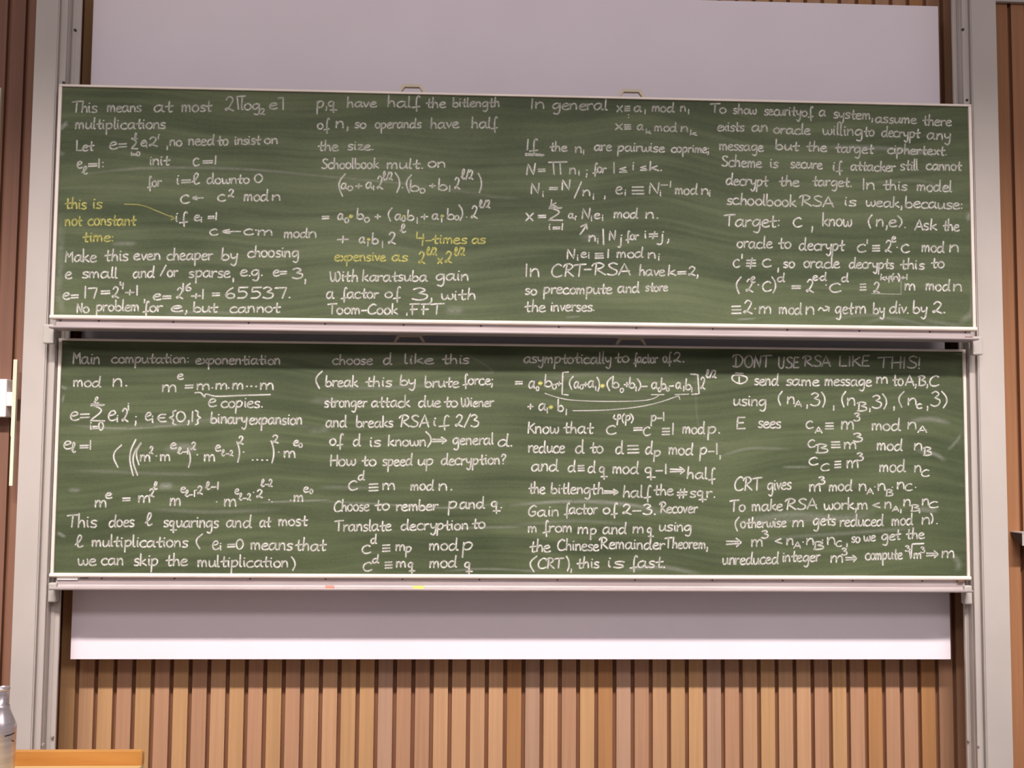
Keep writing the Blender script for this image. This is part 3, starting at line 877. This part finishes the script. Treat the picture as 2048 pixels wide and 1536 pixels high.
line('d1', "Main 140 340 185 50 computation: 440 1030 175 42 exponentiation 1090 1735 185 42")
line('d1', "mod 145 355 360 45 n. 450 555 360 60 m 835 935 400 55 e 950 995 305 42 = 1005 1065 385 48 m 1100 1190 382 45 . 1212 1225 375 40 m 1245 1325 380 45 . 1340 1350 375 40 m 1375 1450 380 45 ··· 1475 1560 378 40 m 1590 1685 385 48")
draw('d1', [[(1080, 408), (1125, 408), (1155, 442)], [(1155, 442), (1170, 418), (1250, 435), (1450, 428), (1665, 422)]])
line('d1', "e 1190 1250 515 62 copies. 1285 1600 520 48")
line('d1', "e= 120 265 620 66 ∑ 272 385 628 135 ℓ 300 335 490 30 i=0 275 375 695 38 e 410 470 625 72 i 475 495 635 35 2 520 565 630 62 i 560 590 545 38 ; 615 640 640 50 e 700 745 620 60 i 750 765 640 35 ∈ 795 860 630 55 { 885 935 655 110 0,1 940 1065 630 48 } 1085 1125 655 110 binary 1205 1480 645 48 expansion 1505 1905 650 48")
line('d1', "e 70 130 840 60 ℓ 130 160 870 45 =1 190 275 845 42 ( 455 515 985 175 ( 580 625 1048 280 ( 605 665 1045 250 ( 630 665 965 170 m 660 730 935 48 2 730 755 880 34 · 780 792 915 40 m 820 888 935 48 e 895 940 840 42 ℓ-1 945 1025 880 28 ) 1025 1045 985 150 2 1050 1085 850 38 · 1098 1108 905 40 m 1155 1230 938 48 e 1240 1280 860 45 ℓ-2 1285 1375 895 28 ) 1405 1425 945 160 2 1420 1455 805 38 · 1455 1468 885 40 .... 1520 1640 930 40 ) 1670 1690 950 170 2 1680 1725 795 38 · 1728 1738 885 40 m 1775 1855 910 50 e 1845 1885 815 40 0 1885 1910 830 20")
line('d2', "m 295 370 345 50 e 370 415 278 38 = 495 550 310 45 m 612 690 310 50 2 690 725 270 38 ℓ 720 750 215 32 m 845 915 335 50 e 920 955 238 38 ℓ-1 950 1020 268 28 · 1030 1038 235 30 2 1045 1080 250 36 ℓ-1 1100 1190 215 32 · 1180 1192 328 40 m 1242 1322 340 50 e 1318 1345 250 36 ℓ-2 1345 1430 295 30 · 1450 1460 250 30 2 1475 1515 275 38 ℓ-2 1505 1590 195 32 · 1565 1575 310 40 · 1585 1595 320 30 · 1720 1732 312 40 m 1750 1810 305 42 e 1820 1855 235 36 0 1865 1885 245 20")
line('d2', "This 85 305 490 52 does 395 580 488 48 ℓ 660 710 480 55 squarings 795 1195 490 48 and 1255 1435 492 48 at 1500 1580 488 45 most 1640 1850 480 45")
line('d2', "ℓ 148 205 638 52 multiplications 272 970 632 45 ( 1035 1080 650 110 e 1155 1200 655 60 i 1205 1225 660 35 =0 1260 1375 650 45 means 1435 1735 655 48 that 1760 1985 660 48")
line('d2', "we 170 300 768 48 can 340 495 765 48 skip 578 750 770 48 the 810 970 772 48 multiplication 1050 1700 779 45 ) 1730 1755 808 100")

line('d3', "choose 225 610 190 52 d 720 800 190 60 like 930 1210 182 52 this 1285 1555 182 52")
line('d3', "( 60 120 425 170 break 155 465 405 58 this 540 795 405 55 by 880 1030 395 55 brute 1125 1455 412 58 force; 1490 1780 385 55")
line('d3', "stronger 145 555 605 58 attack 605 975 605 58 due 1060 1275 605 58 to 1305 1440 602 58 Wiener 1475 1795 600 52")
line('d3', "and 160 360 800 60 breaks 455 810 800 58 RSA 865 1155 800 68 if 1215 1355 790 52 2/3 1420 1640 800 75")
line('d3', "of 195 320 975 60 d 425 495 985 62 is 590 690 990 58 known 765 1120 985 58 ) 1130 1180 995 150 ⇒ 1195 1330 960 50 general 1395 1790 970 60 d. 1835 1970 985 62")
line('d4', "How 195 445 55 60 to 510 645 55 58 speed 710 1000 55 58 up 1055 1200 52 58 decryption? 1280 1905 48 58")
line('d4', "c 380 465 295 90 d 470 530 195 48 ≡ 575 665 305 72 m 715 825 290 60 mod 985 1205 295 55 n. 1265 1380 295 62")
line('d4', "Choose 235 580 500 60 to 630 770 490 58 rember 845 1250 495 58 p 1350 1425 470 65 and 1465 1705 475 60 q. 1770 1870 470 65")
line('d4', "Translate 240 795 695 60 decryption 890 1535 685 58 to 1580 1705 665 58")
line('d4', "c 510 595 910 75 d 595 650 812 48 ≡ 705 780 895 65 m 840 920 885 55 p 935 985 900 50 mod 1165 1445 880 60 p 1490 1580 880 72")
line('d4', "c 515 600 1080 85 d 610 670 1005 45 ≡ 730 800 1060 62 m 848 930 1045 55 q 960 1025 1060 55 mod 1170 1435 1050 60 q 1510 1585 1060 65")

line('d5', "asymptotically 130 940 165 55 to 980 1105 160 55 factor 1150 1375 165 50 of 1425 1500 160 52 2. 1530 1620 160 58")
line('d5', "= 50 115 375 50 a 175 235 400 65 0 245 270 425 25 b 325 390 385 58 0 395 430 410 28 + 430 480 385 45 [ 485 545 460 210 ( 555 590 415 125 a 598 645 400 58 0 650 680 410 25 + 685 720 390 45 a 730 785 395 60 1 795 808 425 25 ) 810 832 430 130 ( 905 945 425 125 b 955 1015 400 58 0 1025 1055 440 25 + 1060 1110 395 50 b 1110 1160 400 55 1 1170 1180 430 25 ) 1185 1215 425 110 - 1225 1280 410 50 a 1318 1375 405 55 0 1380 1405 435 25 b 1405 1450 410 55 0 1455 1480 430 22 - 1485 1525 410 50 a 1545 1595 405 55 1 1615 1628 430 28 b 1635 1685 415 55 1 1690 1702 440 28 ] 1680 1760 460 190 2 1775 1815 410 70 ℓ/2 1820 1920 305 42")
for x, y in ((283, 355), (862, 380), (380, 578)):
    draw('d5', [[(x - 10, y), (x + 10, y + 2)]], 'y', 11, 1.4, 'chalk_dot')
draw('d5', [[(1315, 462), (1435, 462)], [(1535, 462), (1665, 458)], [(325, 450), (450, 490), (600, 515), (900, 525), (1200, 520), (1330, 500), (1390, 465)]], 'w', 3.4, .8)
draw('d5', [[(585, 612), (900, 605), (1200, 575), (1400, 530), (1560, 475)], [(1520, 490), (1570, 474)], [(1570, 474), (1582, 508)]], 'w', 3.4, .8)
line('d5', "+ 165 215 605 55 a 268 335 605 60 1 345 358 635 30 b 445 495 615 58 1 520 535 650 35")
line('d5', "Know 170 450 820 60 that 500 775 820 60 c 895 985 828 82 φ 965 1030 710 50 ( 1045 1065 725 85 p 1075 1115 705 45 ) 1120 1145 725 85 = 1150 1230 810 55 c 1245 1310 840 75 p-1 1315 1430 705 48 ≡ 1415 1485 835 62 1 1510 1530 835 62 mod 1610 1815 825 58 p. 1845 1950 825 62")
line('d5', "reduce 175 510 1000 60 d 610 690 1005 65 to 745 865 1005 62 d 985 1055 1010 65 ≡ 1095 1200 1010 70 d 1265 1330 1015 65 p 1340 1395 1035 52 mod 1480 1705 1020 60 p-1 1770 1925 1020 62 , 1950 1970 1040 50")
line('d6', "and 200 450 100 60 d 545 615 108 60 ≡ 635 695 105 50 d 730 800 115 60 q 835 905 130 62 mod 958 1195 125 60 q-1 1265 1450 130 60 ⇒ 1490 1625 125 52 half 1650 1910 175 58")
line('d6', "the 175 325 310 58 bitlength 385 860 312 55 ⇒ 875 1005 320 45 half 1055 1310 345 58 the 1340 1520 325 55 # 1555 1650 350 58 sqr. 1680 1905 345 58")
line('d6', "Gain 175 445 520 58 factor 505 815 500 55 of 870 1000 500 55 2-3. 1050 1350 505 58 Recover 1390 1745 490 55")
line('d6', "m 172 240 672 55 from 305 570 670 55 m 635 720 685 58 p 748 800 690 55 and 868 1085 685 58 m 1145 1235 680 55 q 1278 1335 685 55 using 1395 1685 660 55")
line('d6', "the 180 380 855 60 Chinese 445 830 840 58 Remainder 835 1440 825 58 Theorem, 1445 1835 820 55")
line('d6', "( 190 250 1040 145 CRT 260 500 1005 55 ) 525 550 1035 140 , 565 585 1025 50 this 620 830 1005 55 is 915 1065 1000 62 fast. 1120 1440 1000 58")

line('d7', "DONT 135 450 175 55 USE 505 660 180 50 RSA 690 910 165 48 LIKE 985 1215 165 48 THIS! 1280 1610 180 52")
line('d7', "① 135 250 305 68 send 310 500 315 48 same 560 820 318 45 message 868 1235 318 48 m 1275 1355 300 48 to 1400 1480 318 52 A,B,C 1500 1765 318 45")
line('d7', "using 150 400 475 48 ( 500 530 475 110 n 570 620 465 55 A 628 680 485 28 , 720 735 480 40 3 750 820 475 65 ) 840 865 490 120 , 930 945 490 50 ( 1000 1030 490 125 n 1045 1100 475 58 B 1120 1190 520 40 , 1215 1230 505 40 3 1240 1310 495 65 ) 1320 1350 505 120 , 1405 1420 495 45 ( 1450 1490 490 125 n 1520 1580 475 55 c 1590 1630 500 35 , 1670 1685 490 45 3 1700 1770 480 68 ) 1785 1825 495 130")
line('d7', "E 175 240 658 56 sees 340 520 650 48 c 720 775 658 58 A 790 845 692 28 ≡ 870 935 662 50 m 995 1085 665 58 3 1095 1140 600 38 mod 1240 1465 672 52 n 1520 1580 660 52 A 1600 1670 690 30")
line('d7', "c 735 790 805 60 B 790 880 848 40 ≡ 915 985 808 50 m 1018 1105 815 52 3 1090 1160 762 40 mod 1280 1480 828 50 n 1570 1625 825 50 B 1640 1700 870 38")
line('d8', "c 740 810 40 60 C 835 900 85 32 ≡ 940 990 62 50 m 1042 1125 65 55 3 1115 1165 5 38 mod 1300 1500 95 52 n 1575 1620 98 52 C 1630 1690 128 30")
line('d8', "CRT 155 370 240 58 gives 415 600 235 52 m 748 828 250 55 3 815 865 190 38 mod 900 1080 245 48 n 1140 1190 245 52 A 1195 1245 268 26 · 1255 1268 230 40 n 1288 1340 242 52 B 1345 1400 282 30 · 1395 1405 230 30 n 1440 1490 228 52 C 1500 1555 242 30 · 1575 1590 235 40")
line('d8', "To 118 235 405 50 make 295 535 400 48 RSA 550 800 390 48 work, 860 1110 392 48 m 1125 1195 388 48 < 1240 1300 378 42 n 1340 1385 380 48 A 1395 1445 405 24 , 1460 1475 395 40 n 1488 1535 360 50 B 1540 1605 405 30 , 1608 1620 400 35 n 1635 1680 355 48 C 1685 1755 375 28")
line('d8', "( 160 190 560 110 otherwise 205 560 535 45 m 615 695 525 48 gets 775 950 515 50 reduced 985 1330 523 48 mod 1395 1560 515 48 n 1630 1685 505 50 ) 1700 1715 500 80 . 1745 1760 505 45")
line('d8', "⇒ 88 205 680 55 m 288 368 680 52 3 365 415 615 38 < 470 525 662 42 n 565 610 670 50 A 622 675 695 30 · 692 704 665 40 n 720 770 668 50 B 775 850 705 34 · 845 855 650 35 n 885 940 665 52 C 955 1000 680 25 , 1035 1050 665 45 so 1075 1140 650 42 we 1175 1265 638 42 get 1315 1465 630 45 the 1505 1650 620 45")
line('d8', "unreduced 65 500 825 50 integer 535 830 802 48 m 912 1000 808 52 3 1000 1040 750 34 ⇒ 1030 1115 800 42 compute 1185 1475 785 48 3 1500 1535 720 28 √ 1530 1645 780 120 m 1570 1620 775 40 3 1618 1650 730 26 ⇒ 1665 1755 770 45 m 1790 1880 770 52")


# ------------------------------------------------------------------ drags and smudges of wiped chalk
def smear(face, pts, width, density):
    y, par = FACE[face]
    m = Marks(y + 0.0003)
    n = 8
    cv = curve([(a, b, False) for a, b in pts], n) if len(pts) > 2 else [(pts[0][0] + (pts[1][0] - pts[0][0]) * t / 12, pts[0][1] + (pts[1][1] - pts[0][1]) * t / 12) for t in range(13)]
    m.stroke(cv, width * 1.3, density * 0.68, wob=False)
    k = len(m.a) // 3
    for i in range(k):
        t = i / (k - 1)
        g = min(1, t * 4) * min(1, (1 - t) * 4)
        for j in range(3):
            m.a[i * 3 + j] *= g
    m.build('chalk_smear', MAT['dust'], par)


for a in (
    ('c', ((160, 348), (300, 336), (480, 338), (640, 352)), 7, .30), ('c', ((560, 345), (700, 357), (860, 372)), 6, .22),
    ('c', ((1640, 294), (1740, 294), (1830, 303), (1870, 312)), 9, .42), ('c', ((1690, 300), (1800, 298)), 6, .3),
    ('c', ((225, 487), (272, 487)), 10, .35), ('c', ((893, 621), (925, 620)), 18, .32), ('c', ((115, 262), (135, 245)), 10, .75), ('c', ((112, 300), (128, 310)), 10, .35),
    ('c', ((1720, 650), (1780, 636), (1860, 652), (1900, 655)), 8, .22), ('c', ((1640, 640), (1740, 630), (1830, 652)), 8, .18), ('c', ((1920, 645), (1945, 620), (1947, 560)), 14, .35), ('c', ((1935, 440), (1940, 425)), 14, .5),
    ('c', ((1850, 640), (1925, 655)), 12, .22), ('c', ((330, 627), (420, 624), (480, 628)), 8, .22), ('c', ((800, 362), (980, 392), (1040, 396)), 8, .12),
    ('c', ((1740, 365), (1840, 362), (1915, 385)), 8, .16), ('c', ((112, 600), (120, 540), (122, 430)), 16, .22), ('c', ((125, 625), (116, 585)), 14, .25),
    ('c', ((1160, 475), (1200, 470)), 22, .14), ('c', ((1475, 639), (1512, 637)), 5, .5), ('c', ((1130, 635), (1160, 633)), 5, .3),
    ('d', ((140, 850), (240, 857), (330, 852), (400, 846)), 6, .42), ('d', ((250, 852), (480, 838), (640, 858)), 9, .2), ('d', ((150, 940), (280, 946), (420, 950)), 8, .18),
    ('d', ((330, 900), (370, 893), (390, 902)), 18, .35), ('d', ((318, 972), (345, 972)), 14, .5), ('d', ((520, 1005), (600, 1002), (660, 1000)), 5, .4), ('d', ((300, 1018), (420, 1024), (560, 1020)), 9, .22),
    ('d', ((640, 1003), (760, 1008), (900, 1016), (1010, 1006)), 5, .32), ('d', ((900, 1056), (1040, 1054)), 6, .3), ('d', ((640, 974), (740, 976)), 8, .2), ('d', ((890, 1142), (960, 1138), (1040, 1140)), 6, .3),
    ('d', ((1020, 1010), (1130, 1003), (1230, 1006), (1310, 1018)), 8, .5), ('d', ((1140, 1000), (1260, 1010), (1330, 1030)), 12, .25), ('d', ((1010, 1052), (1150, 1042), (1260, 1050)), 8, .18),
    ('d', ((1250, 1140), (1320, 1134), (1400, 1148)), 10, .38), ('d', ((1015, 1140), (1080, 1142)), 6, .25), ('d', ((1270, 1150), (1300, 1155)), 8, .3), ('d', ((1390, 730), (1400, 860), (1460, 890)), 5, .12),
    ('d', ((1820, 842), (1860, 838), (1900, 846)), 12, .38), ('d', ((1830, 900), (1870, 908), (1890, 922)), 10, .38), ('d', ((1440, 912), (1500, 897), (1580, 898)), 7, .25), ('d', ((1565, 934), (1620, 934)), 6, .35),
    ('d', ((1480, 1042), (1580, 1030), (1680, 1036), (1750, 1026)), 16, .3), ('d', ((1480, 1042), (1600, 1040), (1720, 1034)), 10, .3), ('d', ((1835, 1018), (1875, 1022)), 12, .38), ('d', ((1520, 1078), (1700, 1066), (1830, 1056)), 9, .24),
    ('d', ((1895, 900), (1912, 884), (1922, 868)), 8, .3), ('d', ((1905, 1108), (1918, 1128), (1912, 1140)), 14, .3), ('d', ((120, 772), (134, 778)), 7, .4), ('d', ((124, 805), (128, 790)), 6, .4), ('d', ((115, 1065), (130, 1074)), 8, .5), ('d', ((138, 980), (160, 981)), 9, .35),
    ('d', ((640, 774), (760, 776), (900, 768)), 9, .18), ('d', ((620, 800), (680, 803)), 14, .2), ('d', ((620, 862), (660, 858)), 14, .22), ('d', ((1060, 762), (1220, 744), (1340, 752)), 12, .14), ('d', ((925, 702), (985, 742), (955, 745)), 5, .2),
):
    smear(*a)
